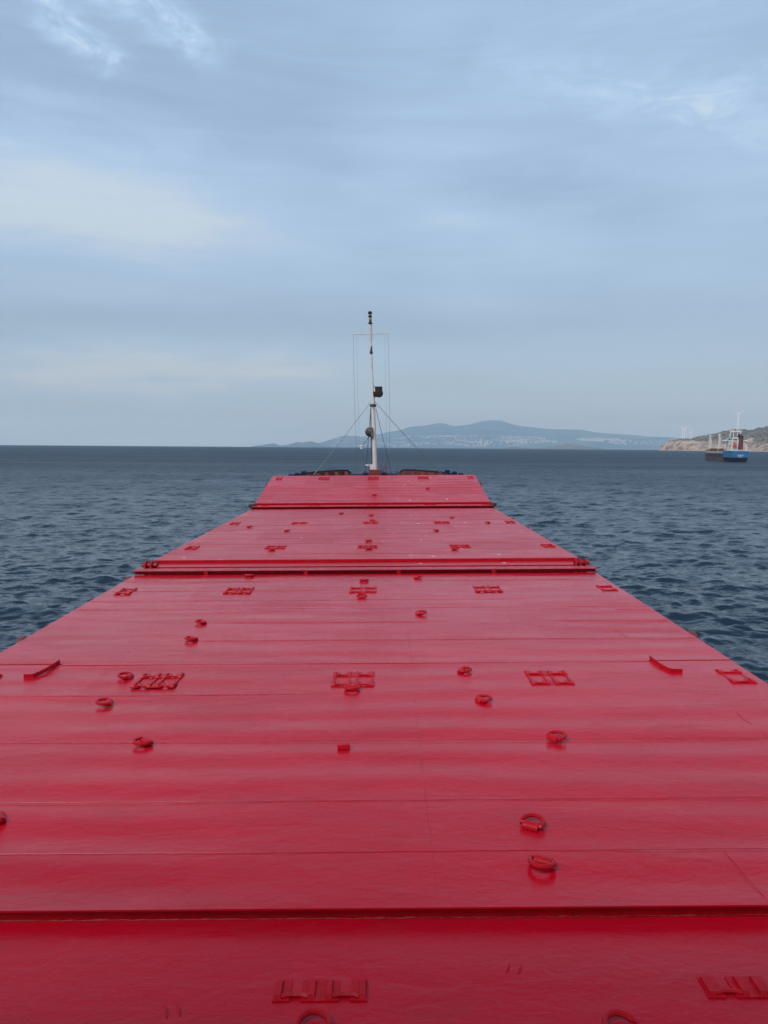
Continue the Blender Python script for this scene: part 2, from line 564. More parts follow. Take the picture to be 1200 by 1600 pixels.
M_ISLE = material('dry_islet_scrub', (.20, .185, .14), .95, build=weathered(.01, .4, 0), spec=.1)
M_FOREST = material('far_wooded_slope', (.06, .07, .05), .95, build=forest_mat, spec=.1)
M_COAST = material('rock_and_scrub', (.3, .24, .18), .95, build=coast_mat, spec=.1)
H_main = land('mountain_range', main_P, 30000, 7000, 6000, 300, 46, 170, 2600, 1, M_FOREST, 26)
land('far_headland', left_P, 22000, 1500, 1500, 90, 16, 22, 500, 2, M_FOREST, 5)
land('low_islet', isl_P, 13000, 700, 900, 110, 18, 10, 260, 3, M_ISLE, 5)
H_head = land('rocky_headland', head_P, 4300, 520, 2700, 520, 90, 34, 130, 4, M_COAST, 7)
land('rocky_cliff', cliff_P, 3500, 260, 500, 260, 70, 20, 85, 5, M_COAST, 5)

# the white town on the far slope: thousands of houses too small to count
town = MB()
rt = random.Random(3)
tries = 0
while len(town.f) < 6 * 1700 and tries < 60000:
    tries += 1
    x = rt.uniform(-1500, 14500)
    y = rt.uniform(23150, 27200)
    cl = fnoise(x, y * 1.6, 1500, 9, 4, .6)
    band = 1 - abs((y - 24300) / 2200)
    if 1500 < x < 3400:
        band += .25
    if cl + band * .55 < .34 + rt.random() * .55:
        continue
    h = H_main(x, y)
    if h < 8 or h > 420:
        continue
    s = rt.uniform(22, 52)
    hh = rt.uniform(14, 26)
    town.box((x, y, h - drop(x, y) + hh / 2 - 6), (s, s * .8, hh + 12), Matrix.Rotation(rt.uniform(0, 1.5), 3, 'Z'))
M_TURBINE = material('bright_white_paint', (.92, .93, .94), .5, build=weathered(.3, .04, 0))
M_TOWN = material('white_house_walls', (.66, .63, .60), .8, build=weathered(.004, .35, 0))
tw = town.build('hillside_town', M_TOWN)
tw['kind'] = 'stuff'
tw['label'] = 'white houses of a far town spread over the lower mountain slope'


# ------------------------------------------------------------------ wind turbines
def turbine(x, y, hub_z, r, rot, label):
    g = H_head(x, y) - drop(x, y) - 2
    root = thing('wind_turbine', label, 'wind turbine', Matrix.Translation((x, y, g)), 'wind turbines on the headland')
    h = hub_z - g
    MB().lathe([(4.6, 0), (4.0, h * .4), (3.2, h)], seg=12).build('tower', M_TURBINE, root)
    MB().box((0, 1, h + 1.2), (4.0, 10, 4.0), bev=.8).build('nacelle', M_TURBINE, root)
    MB().lathe([(1.9, 0), (1.6, 1.5), (.2, 3.0)], Matrix.Translation((0, -4.2, h + 1.2)) @ Matrix.Rotation(R(90), 4, 'X'), 12).build('hub', M_TURBINE, root)
    for k in range(3):
        a = rot + k * 2 * math.pi / 3
        b = MB()
        d = Vector((math.sin(a), 0, math.cos(a)))
        s = Vector((math.cos(a), 0, -math.sin(a)))
        c0 = Vector((0, -5.6, h + 1.2))
        pts = []
        for f_, w_, th in ((.03, 3.0, 1.8), (.2, 6.4, 1.4), (.6, 4.8, .9), (1.0, 2.2, .5)):
            c = c0 + d * r * f_
            pts.append([c - s * w_ * .4 - Vector((0, th / 2, 0)), c + s * w_ * .6 - Vector((0, th / 2, 0)), c + s * w_ * .6 + Vector((0, th / 2, 0)), c - s * w_ * .4 + Vector((0, th / 2, 0))])
        vs = [p for q in pts for p in q]
        fs = [(i * 4 + j, i * 4 + (j + 1) % 4, i * 4 + 4 + (j + 1) % 4, i * 4 + 4 + j) for i in range(3) for j in range(4)] + [(3, 2, 1, 0), (12, 13, 14, 15)]
        b.add(vs, fs)
        b.build('blade', M_TURBINE, root)


turbine(2174, 4700, 222, 36, R(62), 'white wind turbine standing alone on the ridge above the blue-sterned cargo ship')
turbine(2269, 5800, 157, 44, R(63), 'leftmost of three white wind turbines behind the low end of the headland')
turbine(2442, 6200, 149, 42, R(20), 'middle one of three white wind turbines behind the low end of the headland')
turbine(2655, 6600, 154, 48, R(-3), 'rightmost of three white wind turbines behind the headland, one blade straight up')

# ------------------------------------------------------------------ our own ship
HEEL = Matrix.Translation((0, 0, EYE)) @ Matrix.Rotation(R(-.75), 4, 'Y')   # eye at the origin, y to the bow
CX, HW = -.36, 5.2


def hull_half(y):
    return float(np.interp(y, [-15, 30, 34, 37, 40, 42, 44, 46, 48, 49.3, 50], [6.9, 6.9, 6.7, 6.2, 5.1, 4.35, 3.55, 2.75, 1.75, .95, .25]))


ship = thing('cargo_ship', 'navy hull of the cargo ship under the red hatch covers, brown-red bow bulwark beyond them', 'ship', HEEL)
hb = MB()
ys = list(np.linspace(-15, 30, 8)) + list(np.linspace(31, 50, 24))
vs, fs = [], []
def deck_z(y):
    return -4.9 + .4 * max(0, (y - 20) / 20) if y < 39.9 else -2.75
lev = lambda y: (deck_z(y), -6.5, -10.5, -11.5)
for y in ys:
    hw_ = hull_half(y)
    for s in (-1, 1):
        for q, z in enumerate(lev(y)):
            k = 1 - (.0, .02 * (y > 30), .10 + .3 * max(0, (y - 34) / 16), .4)[q]
            vs.append((CX + s * hw_ * k, y - (.0, .3, 2.5, 3)[q] * max(0, (y - 36) / 14), z))
n = 4
for i in range(len(ys) - 1):
    a, b = i * 8, (i + 1) * 8
    for q in range(3):
        fs.append((a + q, a + q + 1, b + q + 1, b + q))
        fs.append((a + 4 + q, a + 5 + q, b + 5 + q, b + 4 + q))
    fs.append((a + 3, a + 7, b + 7, b + 3))
e = (len(ys) - 1) * 8
fs += [(0, 1, 2, 3, 7, 6, 5, 4), (e, e + 1, e + 2, e + 3, e + 7, e + 6, e + 5, e + 4)]
hb.add(vs, fs)
hb.build('hull', M_NAVY, ship)
dk = MB()
vs, fs = [], []
for y in ys:
    vs += [(CX - hull_half(y) + .003, y, deck_z(y) + .004), (CX + hull_half(y) - .003, y, deck_z(y) + .004)]
fs = [(2 * i, 2 * i + 1, 2 * i + 3, 2 * i + 2) for i in range(len(ys) - 1)]
dk.add(vs, fs)
dk.build('deck', M_DARKRED, ship)
cm = MB()
for (y0, y1, zt) in ((-12, 17.6, -3.75), (18.4, 33.4, -3.55), (33.6, 39.6, -3.2)):
    cm.box((CX, (y0 + y1) / 2, (zt - 5.1) / 2), (9.7, y1 - y0, zt + 5.1))
cm.build('hatch_coaming', M_DARKRED, ship)
fb = MB()
fb.box((CX, 39.95, -3.62), (9.4, .12, 1.8))
fb.build('forecastle_bulkhead', M_DARKRED, ship)

# the ship's own deckhouse close behind the eye: it shades the nearest cover
wh = MB()
wh.box((CX, -5.2, -.2), (14.0, 7.6, 10.4), bev=.08)
who = wh.build('deckhouse', M_CLEANWHITE, ship)
for k in range(7):
    wn = MB()
    wn.box((CX - 5.1 + k * 1.7, -1.39, .45), (1.25, .03, .95))
    wn.build('window', M_GLASS, who)

# bulwark round the bow, seen from inside; lower in the very bow
def bul_top(y):
    return float(np.interp(y, [40, 41, 42, 44, 47.2, 48.2, 48.7, 50], [-1.92, -1.78, -1.60, -1.51, -1.49, -1.52, -1.86, -1.88]))


for s in (-1, 1):
    bw, rl = MB(), MB()
    yy = list(np.linspace(40.2, 50, 34))
    vs = []
    for y in yy:
        x = CX + s * (hull_half(y) - .02)
        xo = x + s * .06
        zt = bul_top(y)
        vs += [(x, y, deck_z(50)), (x + s * .12, y, zt), (xo + s * .12, y, zt), (xo, y, deck_z(50))]
    fs = []
    for i in range(len(yy) - 1):
        for q in range(3):
            fs.append((i * 4 + q, i * 4 + q + 1, i * 4 + 5 + q, i * 4 + 4 + q))
    fs += [(0, 1, 2, 3), tuple(len(vs) - 4 + i for i in range(4))]
    bw.add(vs, fs)
    b_o = bw.build('bulwark', M_DARKRED, ship)
    rl.tube([(CX + s * (hull_half(y) + .10), y, bul_top(y) + .05) for y in yy], .045, 8)
    rl.build('bulwark_rail', M_BLACK, b_o)
    for y in (41.2, 42.3, 43.4, 44.5, 45.6, 46.7, 47.8, 48.4):
        x = CX + s * (hull_half(y) - .03)
        br = MB()
        br.prism([(x, y, deck_z(50)), (x - s * .55, y, deck_z(50)), (x - s * .10, y, bul_top(y) - .03), (x + s * .1, y, bul_top(y) - .03)], (0, .03, 0))
        br.build('bulwark_stay', M_STAY, b_o)
    # navy bitts on the deck edge just ahead of the hatch, shorter outboard
    for (px_, wd, top) in ((3.72, .30, -1.27), (4.10, .28, -1.36), (4.43, .24, -1.43)) if s < 0 else ((3.90, .28, -1.25), (4.28, .28, -1.34), (4.62, .28, -1.43)):
        po = MB()
        po.box((CX + s * px_, 41.0, (top - 2.75) / 2), (wd * .86, .30, top + 2.75), bev=.03)
        po.box((CX + s * px_, 41.0, top - .06), (wd, .36, .10), bev=.03)
        po.build('mooring_post', M_NAVY, ship)

# windlass halves either side of the mast base
for s in (-1, 1):
    wl = MB()
    mx = Matrix.Translation((CX + .02 + s * .95, 45.3, -1.84)) @ Matrix.Rotation(R(90), 4, 'Y')
    wl.lathe([(.10, -.5), (.42, -.5), (.42, -.42), (.26, -.40), (.26, .30), (.42, .32), (.42, .40), (.12, .42), (.12, .7), (.2, .72), (.2, .95), (.12, .97)], mx, 18)
    wl.box((CX + .02 + s * .95, 45.3, -2.5), (.9, .7, .5), bev=.04)
    wl.box((CX + .02 + s * .55, 45.0, -1.75), (.35, .5, .5), bev=.05)
    wl.build('windlass', M_NAVY, ship)


# ------------------------------------------------------------------ hatch covers
def plate_mesh(W, L, T, seams, cross, mat, name, waves=.021, edge_drop=.0, seed=1, step=.10, under=0.0, bow=0.0):
    """A hatch cover plating: slightly buckled top, weld beads, sides."""
    nx = int(W / .2) + 1
    ny = max(6, int(L / step) + 1)
    mb = MB()
    vs, fs = [], []
    for j in range(ny):
        y = L * j / (ny - 1)
        for i in range(nx):
            x = -W / 2 + W * i / (nx - 1)
            a = .40 + 1.25 * noise.noise(Vector((x * .30, y * .42, seed * 5.1)))
            z = -waves * a * (.5 - .5 * math.cos(2 * math.pi * (y + .16 * noise.noise(Vector((x * .35, y * .3, seed)))) / .62))
            z += min(waves, .007) * 1.1 * noise.noise(Vector((x * .45, y * 1.1, seed * 2.2)))
            z += min(waves, .007) * 1.6 * noise.noise(Vector((x * .12, y * .45, seed * 3.2)))
            if bow:
                z += bow * (1 - (2 * x / W) ** 2)
            e_ = min(x + W / 2, W / 2 - x, y, L - y)
            if e_ < 1e-6:
                z = (bow * (1 - (2 * x / W) ** 2)) if bow else 0
            vs.append((x, y, z))
    for j in range(ny - 1):
        for i in range(nx - 1):
            a = j * nx + i
            fs.append((a, a + 1, a + nx + 1, a + nx))
    mb.add(vs, fs, True)
    b = .012
    for j0 in (0, ny - 1):                         # end faces
        row = [vs[j0 * nx + i] for i in range(nx)]
        steps = [(0, -T)] if j0 or not under else [(0, -.013), (under, -.013), (under, -T)]
        rows = [row] + [[(x, y + dy, zz) for x, y, z in row] for dy, zz in steps]
        q = [(k * nx + i, k * nx + i + 1, (k + 1) * nx + i + 1, (k + 1) * nx + i) for k in range(len(steps)) for i in range(nx - 1)]
        mb.add([p for rw in rows for p in rw], q)
    for i0 in (0, nx - 1):
        row = [vs[j * nx + i0] for j in range(ny)]
        low = [(x, y, -T) for x, y, z in row]
        q = [(j, j + 1, ny + j + 1, ny + j) for j in range(ny - 1)]
        mb.add(row + low, q)
    rs = random.Random(seed)

    def bead(p0, p1, r=.0025):
        n_ = max(3, int((Vector(p1) - Vector(p0)).length / .12))
        pts, rr = [], []
        for k in range(n_ + 1):
            f_ = k / n_
            x = p0[0] + (p1[0] - p0[0]) * f_
            y = p0[1] + (p1[1] - p0[1]) * f_
            pts.append((x + rs.uniform(-.003, .003), y + rs.uniform(-.003, .003), -.0016 + (bow * (1 - (2 * x / W) ** 2) if bow else 0)))
            rr.append(r * rs.uniform(.7, 1.15))
        mb.tube(pts, rr, 6)
    for y in seams:
        bead((-W / 2 + .02, y), (W / 2 - .02, y))
    for (x0, y0, x1, y1) in cross:
        bead((x0, y0), (x1, y1))
    return mb.mesh(name, mat)


def ring_meshes():
    """Saddle plate and D-ring, ring lying towards -y."""
    s = MB()
    prof = [(-.045, 0), (-.045, .022), (-.030, .042), (0, .050), (.030, .042), (.045, .022), (.045, 0)]
    s.prism([(-.062, y, z) for y, z in prof], (.124, 0, 0))
    saddle = s.mesh('lashing_ring', M_FIT)
    r = MB()
    pts = [(-.085, .0, .030)]
    for k in range(15):
        a = math.pi * k / 14
        pts.append((-.088 * math.cos(a) if True else 0, -.03 - .098 * math.sin(a), .034 + .010 * math.sin(a)))
    pts.append((.085, .0, .030))
    r.tube(pts, .0185, 8, closed=True)
    return saddle, r.mesh('ring', M_FIT)


SADDLE, RING = ring_meshes()


def socket_mesh(rails, rows):
    """Welded container sockets: dovetail rails on base plates tied by thin bars."""
    b = MB()
    for yo in rows:
        for x in rails:
            b.box((x, yo, .0145), (.046, .165, .029), taper=.74)
        lo, hi = rails[0], rails[-1]
        for (xa, xb) in ([(lo - .03, lo + .07), (-.11, .11), (hi - .07, hi + .03)] if len(rails) == 4 else [(lo - .03, lo + .07), (hi - .07, hi + .03)]):
            b.box(((xa + xb) / 2, yo, .005), (xb - xa, .172, .009))
        for xa, xb in zip(rails[:-1], rails[1:]):
            if xb - xa > .12:
                b.tube([(xa + .02, yo - .055, .013), (xa + .06, yo - .045, .016), (xb - .06, yo - .045, .016), (xb - .02, yo - .055, .013)], .014, 6)
    if len(rows) > 1:
        for x in rails:
            b.box((x, sum(rows) / 2, .006), (.032, abs(rows[1] - rows[0]) - .17, .012))
    return b.mesh('container_socket', M_FIT)


R4 = (-.245, -.05, .05, .245)
SOCK_ROW = socket_mesh(R4, (0,))
SOCK_TWO = socket_mesh(R4, (-.19, .19))
SOCK_EDGE = socket_mesh((-.125, .125), (-.19, .19))
SOCK_EDGE_ROW = socket_mesh((-.125, .125), (0,))


def wheel_mesh():
    b = MB()
    b.lathe([(.03, -.05), (.17, -.05), (.19, -.03), (.19, .03), (.17, .05), (.03, .05)], Matrix.Rotation(R(90), 4, 'Y'), 18)
    b.box((0, 0, -.1), (.06, .18, .3))
    return b.mesh('side_wheel', M_DARKRED)


WHEEL = wheel_mesh()


def cover(label, y0, z0, y1, z1, T, seams, cross, mat, seed, socks=(), rings=(), lip_near=0.0, wheels=(), W=2 * HW, gap=0.0, **kw):
    """seams, rings and sockets in ship coordinates; the cover's own frame starts at its near edge."""
    slope = math.atan2(z1 - z0, y1 - y0)
    L = math.hypot(y1 - y0, z1 - z0)
    cs = math.cos(slope)
    loc = lambda y: (y - y0) / cs
    root = thing('hatch_cover', label, 'hatch cover', HEEL @ Matrix.Translation((CX, y0, z0)) @ Matrix.Rotation(slope, 4, 'X'), 'red steel hatch covers of the ship')
    me = plate_mesh(W, L - gap, T, [loc(y) for y in seams], [(a - CX, loc(b), c - CX, loc(d)) for a, b, c, d in cross], mat, 'plating', seed=seed, **kw)
    o = inst(me, 'plating', root, (0, 0, 0))
    if lip_near:
        lp = MB()
        lp.box((0, -.014, -lip_near / 2 - .003), (W + .10, .028, lip_near + .012), bev=.004)
        lp.build('edge_lip', M_LIP, root)
    for (x, y, kind) in socks:
        me = {'two': SOCK_TWO, 'row': SOCK_ROW, 'edge': SOCK_EDGE, 'edgerow': SOCK_EDGE_ROW}[kind]
        inst(me, 'container_socket', root, (x - CX, loc(y), 0))
    for (x, y, a) in rings:
        sd_ = inst(SADDLE, 'lashing_ring', root, (x - CX, loc(y), 0), a)
        inst(RING, 'ring', sd_, (0, 0, 0))
    for (s, y) in wheels:
        inst(WHEEL, 'side_wheel', root, (s * (W / 2 + .06), loc(y), -.17))
    return root


cx5 = [-5.06, -2.88, -.37, 2.15, 4.56]


def row(y, kind='two', ekind='edge'):
    return [(cx5[0] - .1, y, ekind)] + [(x, y, kind) for x in cx5[1:4]] + [(cx5[4], y, ekind)]


z1 = lambda y: -3.159 + .01739 * y
D = R
# nearest cover, one step lower than the next
c0 = cover('nearest red hatch cover, a step lower than the next one', -1.2, z1(-1.2) - .10, 4.98, z1(4.98) - .10, .7,
           [3.35, 2.2, .9], [(-1.92, 4.84, -2.02, 4.64), (-1.95, 4.78, -1.55, 4.78)], M_RED, 1,
           socks=[(x, 4.26, 'row') for x in (cx5[1], cx5[2], cx5[3])] + [(cx5[0] - .1, 4.26, 'edgerow'), (cx5[4], 4.26, 'edgerow')] + [(x, -.9, 'row') for x in (cx5[1], cx5[2], cx5[3])],
           rings=[(-.39, 3.925, D(180)), (1.31, 3.90, D(205)), (-2.9, 3.9, D(160)), (3.2, 3.5, D(40))], step=.06, waves=.006)
# weld scars left by removed fittings on the nearest cover
for (x, y, a) in ((-1.24, 4.12, .5), (-1.17, 4.13, .5), (.76, 4.44, -.35), (.83, 4.43, -.35)):
    sm = MB()
    sm.tube([(-.004, -.055, .0), (.0, -.02, .001), (.003, .02, .0), (.0, .05, .001)], [.005, .010, .009, .005], 6)
    inst(sm.mesh('weld_scar', M_FIT), 'weld_scar', c0, (x - CX, (y + 1.2), 0), a)
c1 = cover('wide red hatch cover just beyond the low step, curved guide bars at its far corners', 4.90, z1(4.90), 10.42, z1(10.42), .75,
           [5.60, 6.42, 7.72, 9.15], [(.37, 4.95, .38, 9.1), (2.6, 4.95, 2.58, 5.58), (4.0, 7.74, 3.99, 8.5), (3.99, 8.5, 4.8, 8.5)], M_RED, 2,
           socks=row(9.69), gap=.012, under=.075,
           rings=[(-.37, 9.33, D(0)), (-3.30, 9.82, D(-95)), (-3.22, 8.84, D(-80)), (1.05, 9.98, D(75)), (1.16, 8.84, D(110)), (-2.42, 7.68, D(-50)),
                  (1.77, 7.70, D(125)), (1.19, 5.93, D(152)), (1.18, 5.42, D(-28)), (-3.16, 6.12, D(-60))], step=.06)
lp = MB()
lp.box((0, .05, -.062), (10.38, .02, .10))
lp.build('edge_lip', M_LIP, c1)
wb = MB()
rs = random.Random(4)
pts = [(-5.2 + 10.4 * k / 260, .034 + rs.uniform(-.003, .003), -.095 + rs.uniform(-.002, .002)) for k in range(261)]
wb.tube(pts, [.0025 + .0055 * rs.random() ** 2 for _ in pts], 6)
wb.build('weld_bead', M_BEAD, c1)
pp = MB()
pp.box((-.39 - CX, 7.52 - 4.90, .022), (.125, .075, .045), Matrix.Rotation(R(-8), 3, 'X'), bev=.006)
pp.build('pad_plate', M_FIT, c1)
for s, path in ((-1, [(-4.68, 9.85), (-4.56, 9.86), (-4.53, 9.95), (-4.50, 10.12), (-4.485, 10.30), (-4.48, 10.50)]), (1, [(3.95, 9.88), (3.82, 9.89), (3.78, 9.95), (3.75, 10.12), (3.74, 10.30), (3.735, 10.50)])):
    gb = MB()
    for (xa, ya), (xb, yb) in zip(path[:-1], path[1:]):
        d = Vector((xb - xa, yb - ya, 0))
        nrm = Vector((-d.y, d.x, 0)).normalized() * .006
        a, b = Vector((xa - CX, ya - 4.90, -.003)), Vector((xb - CX, yb - 4.90, -.003))
        up_ = Vector((0, 0, .055))
        gb.add([a - nrm, a + nrm, b + nrm, b - nrm, a - nrm + up_, a + nrm + up_, b + nrm + up_, b - nrm + up_],
               [(3, 2, 1, 0), (4, 5, 6, 7), (0, 1, 5, 4), (1, 2, 6, 5), (2, 3, 7, 6), (3, 0, 4, 7)])
    gb.build('guide_bar', M_FIT, c1)

c2 = cover('red hatch cover between the curved guide bars and the raised cross beam', 10.44, z1(10.44) + .004, 17.16, z1(17.16), .75,
           [11.6, 12.72, 13.76, 14.46, 15.36, 16.38], [(4.19, 14.44, 4.22, 13.53), (4.22, 13.53, 4.80, 13.53), (-5.0, 12.95, -5.05, 12.36), (3.75, 12.2, 3.8, 11.6), (.42, 10.5, .40, 13.7)], M_RED, 3,
           socks=row(15.36),
           rings=[(-.37, 16.33, D(0)), (-.38, 14.62, D(180)), (.75, 16.58, D(100)), (.65, 13.22, D(110)), (-2.98, 12.69, D(-70)), (-2.90, 11.65, D(-40)), (-2.92, 16.95, D(-20))],
           wheels=[(-1, 11.85), (1, 11.92), (-1, 16.9)])
# raised cross beam at the far end, with web stiffeners
cbm = MB()
cbm.box((0, 6.85, .038), (10.46, .016, .088))
cbm.box((0, 6.92, .082), (10.50, .34, .012))
for x in (-3.6, -1.35, .75, 2.9):
    cbm.box((x, 6.80, .038), (.09, .09, .084))
cbm.build('cross_beam', M_LIP, c2)
js = MB()
js.box((.0, -.012, -.0022), (8.1, .10, .007))
js.build('joint_strip', M_RED, c2)
for s in (-1, 1):
    hg = MB()
    for k in ((0, .14) if s < 0 else (0, .14, .24)):
        hg.prism([(s * (5.16 - k) - .02, 7.25, -.35), (s * (5.16 - k) - .02, 7.62, -.35), (s * (5.16 - k) - .02, 7.56, .16), (s * (5.16 - k) - .02, 7.47, .20), (s * (5.16 - k) - .02, 7.36, .16)], (.04, 0, 0))
    hg.tube([(s * 4.9, 7.46, .10), (s * 5.24, 7.46, .10)], .045, 10)
    hg.build('hinge_bracket', M_LIP, c2)

z2 = lambda y: -2.745 + .00593 * (y - 18.67)
c3 = cover('red hatch cover just beyond the raised cross beam, its near edge dark red', 18.67, z2(18.67), 26.4, z2(26.4), .85,
           [19.6, 21.6, 22.8, 24.0, 25.2], [(-1.4, 18.8, -1.45, 26.2)], M_WORN, 4, socks=row(20.85), lip_near=.07, waves=.012,
           rings=[(-.36, 22.05, D(0)), (-.33, 20.40, D(0)), (-2.89, 20.26, D(-30)), (1.93, 20.17, D(30)), (-3.06, 24.65, D(60)), (1.79, 24.5, D(-70)), (-4.49, 25.9, D(90))], step=.12, gap=.015, wheels=[(-1, 25.4), (1, 25.6)])
lg = MB()
lg.box((0, -.33, -.083), (10.15, .58, .03))
lg.box((0, -.36, -.40), (10.15, .03, .58))
lg.build('end_ledge', M_WORN, c3)
for s in (-1, 1):
    bk = MB()
    bk.box((s * 5.15, -.25, -.16), (.12, .40, .30), bev=.02)
    bk.tube([(s * 5.0, -.35, -.05), (s * 5.28, -.35, -.05)], .06, 10)
    bk.build('hinge_bracket', M_RUST, c3)
c4 = cover('red hatch cover just before the tilted farthest one, thin dark joint at its near edge', 26.41, z2(26.41) + .004, 33.0, z2(33.0), .85,
           [27.9, 29.2, 30.6, 31.8], [(1.6, 26.6, 1.6, 32.8)], M_WORN, 5, socks=row(26.93 + .15), waves=.012,
           rings=[(-.38, 29.75, D(0)), (-.31, 27.65, D(180)), (3.77, 26.8, D(-70)), (-1.6, 30.6, D(40)), (2.6, 28.6, D(90))], step=.12, wheels=[(-1, 31.9), (1, 28.5)])
# farthest cover, tilted up towards the bow
z3a, z3b = -2.47, -1.485
c5 = cover('farthest red hatch cover, tilted up towards the bow and white-spotted', 33.9, z3a, 39.75, z3b, .45,
           [35.3, 36.7, 38.0], [(-1.2, 34.1, -1.2, 39.6)], M_WORN, 6, socks=row(39.08), lip_near=.085, waves=.012,
           rings=[(-.3, 35.33, D(0)), (2.2, 36.6, D(60))], step=.12, wheels=[(1, 37.9), (-1, 37.9)])
slope5 = math.atan2(z3b - z3a, 39.75 - 33.9)
rot_back = Matrix.Rotation(-slope5, 4, 'X')
st = MB()
st.box((0, -.45, -.10), (10.36, .82, .03))
st.box((0, -.5, -.36), (10.36, .03, .46))
for v_i, v_ in enumerate(st.v):
    st.v[v_i] = tuple(rot_back @ Vector(v_))
st.build('end_ledge', M_WORN, c5)
for x in cx5:
    o = inst(SOCK_ROW if x in cx5[1:4] else SOCK_EDGE_ROW, 'container_socket', c5, rot_back @ Vector((x - CX, -.46, -.083)), 0, -slope5)
for s in (-1, 1):
    bk = MB()
    bk.box((s * 5.22, -.45, -.16), (.14, .5, .36), bev=.02)
    bk.tube([(s * 5.05, -.45, .0), (s * 5.4, -.45, .0)], .07, 10)
    bk.build('hinge_bracket', M_RUST, c5)


# ------------------------------------------------------------------ foremast
mast = thing('foremast', 'cream white foremast with crossarm, lamps and wire stays standing on the bow', 'mast', HEEL @ Matrix.Translation((-.32, 44, -2.75)))
def mp(z, dx=0.0, dy=0.0):
    """A point on the leaning mast at ship height z."""
    return Vector((-.23 * (z + 1.36) / 8.8 + dx, dy, z + 2.75))
b = MB()
b.box((0, 0, .72), (.78, .7, 1.44), taper=.9, bev=.04)
bo = b.build('mast_base', M_DARKRED, mast)
for s in (-1, 1):
    rr = MB()
    rr.tube([(s * .34, -.3, 1.4), (s * .34, -.3, 1.72)], .022, 6)
    rr.tube([(s * .34, .3, 1.4), (s * .34, .3, 1.72)], .022, 6)
    rr.tube([(s * .34, -.3, 1.70), (s * .34, .3, 1.70)], .02, 6)
    rr.build('hand_rail', M_DARKRED, bo)
rr = MB()
rr.tube([(.62, .1, .0), (.62, .1, 1.82)], .028, 6)
rr.tube([(.62, .1, 1.6), (.36, .05, 1.3)], .02, 6)
rr.build('vent_pipe', M_DARKRED, bo)
b = MB()
b.tube([mp(-1.40), mp(.4), mp(2.2)], [.135, .122, .110], 16)
po = b.build('lower_pole', M_WHITE, mast)
b = MB()
b.tube([mp(-1.40, -.18, -.02), mp(.4, -.165, -.02), mp(2.15, -.15, -.02)], .026, 8)
b.build('cable_pipe', M_GREY, mast)
b = MB()
b.lathe([(.11, -.08), (.185, -.075), (.185, .07), (.17, .08), (.11, .08)], Matrix.Translation(mp(2.31)), 18)
b.build('mast_collar', M_GREY, mast)
b = MB()
b.tube([mp(2.40), mp(2.75), mp(2.9), mp(5.3)], [.125, .115, .075, .058], 14)
b.build('middle_pole', M_WHITE, mast)
b = MB()
b.lathe([(.06, -.12), (.07, -.10), (.095, -.02), (.095, .02), (.065, .04), (.06, .30), (.075, .32)], Matrix.Translation(mp(5.30)), 14)
b.build('mast_collar', M_GREY, mast)
b = MB()
b.tube([mp(5.35), mp(6.92)], [.060, .058], 12)
b.tube([mp(6.0, .09), mp(6.9, .08)], .016, 6)
b.build('upper_pole', M_WHITE, mast)
b = MB()
b.lathe([(.05, -.06), (.13, -.04), (.13, 0), (.075, .02), (.075, .08)], Matrix.Translation(mp(6.92)), 14)
b.lathe([(.09, 0), (.105, .04), (.09, .10), (.09, .12)], Matrix.Translation(mp(7.22)), 14)
b.lathe([(.095, 0), (.115, .05), (.105, .13), (.04, .17)], Matrix.Translation(mp(7.40)), 14)
lo = b.build('mast_lamp', M_BLACK, mast)
b = MB()
b.lathe([(.07, 0), (.085, .05), (.085, .15), (.07, .2)], Matrix.Translation(mp(7.0)), 14)
b.build('lamp_lens', M_BRASS, lo)
b = MB()
b.lathe([(.06, 0), (.075, .02), (.075, .07), (.06, .09)], Matrix.Translation(mp(7.33)), 12)
b.build('lamp_lens', M_LENS, lo)
ya = mp(6.31)
b = MB()
b.tube([ya + Vector((-1.02, 0, -.02)), ya + Vector((1.02, 0, .02))], .023, 8)
for s in (-1, 1):
    b.tube([ya + Vector((s * .46, 0, 0)), mp(5.95)], .011, 6)
b.build('crossarm', M_WHITE, mast)
for s, off in ((-1, 0), (1, 0), (-1, .14), (1, .14)):
    b = MB()
    x0 = ya.x + s * .98 - s * off * 1.4
    p0 = Vector((x0, .02, ya.z))
    p1 = Vector((x0 + (.17 if s < 0 else .05), .1, 1.2))
    pts = [p0.lerp(p1, k / 12) + Vector((.04 * s * math.sin(math.pi * k / 12), 0, 0)) for k in range(13)]
    b.tube(pts, .007 if off == 0 else .004, 5)
    b.build('halyard', M_WIRE, mast)
for p0, p1 in ((mp(2.52, -.12), (-3.45, -1.0, 1.15)), (mp(2.52, .12), (3.75, -1.0, 1.15)), (mp(2.15, -.14, .05), (-.62, 3.2, .9)), (mp(2.15, .16, .05), (1.02, 3.2, .9))):
    b = MB()
    p0, p1 = Vector(p0), Vector(p1)
    pts = [p0.lerp(p1, k / 10) - Vector((0, 0, .05 * math.sin(math.pi * k / 10))) for k in range(11)]
    b.tube(pts, .014, 6)
    b.tube([p0.lerp(p1, .93), p0.lerp(p1, .985)], [.03, .03], 6)
    b.build('stay_wire', M_WIRE, mast)
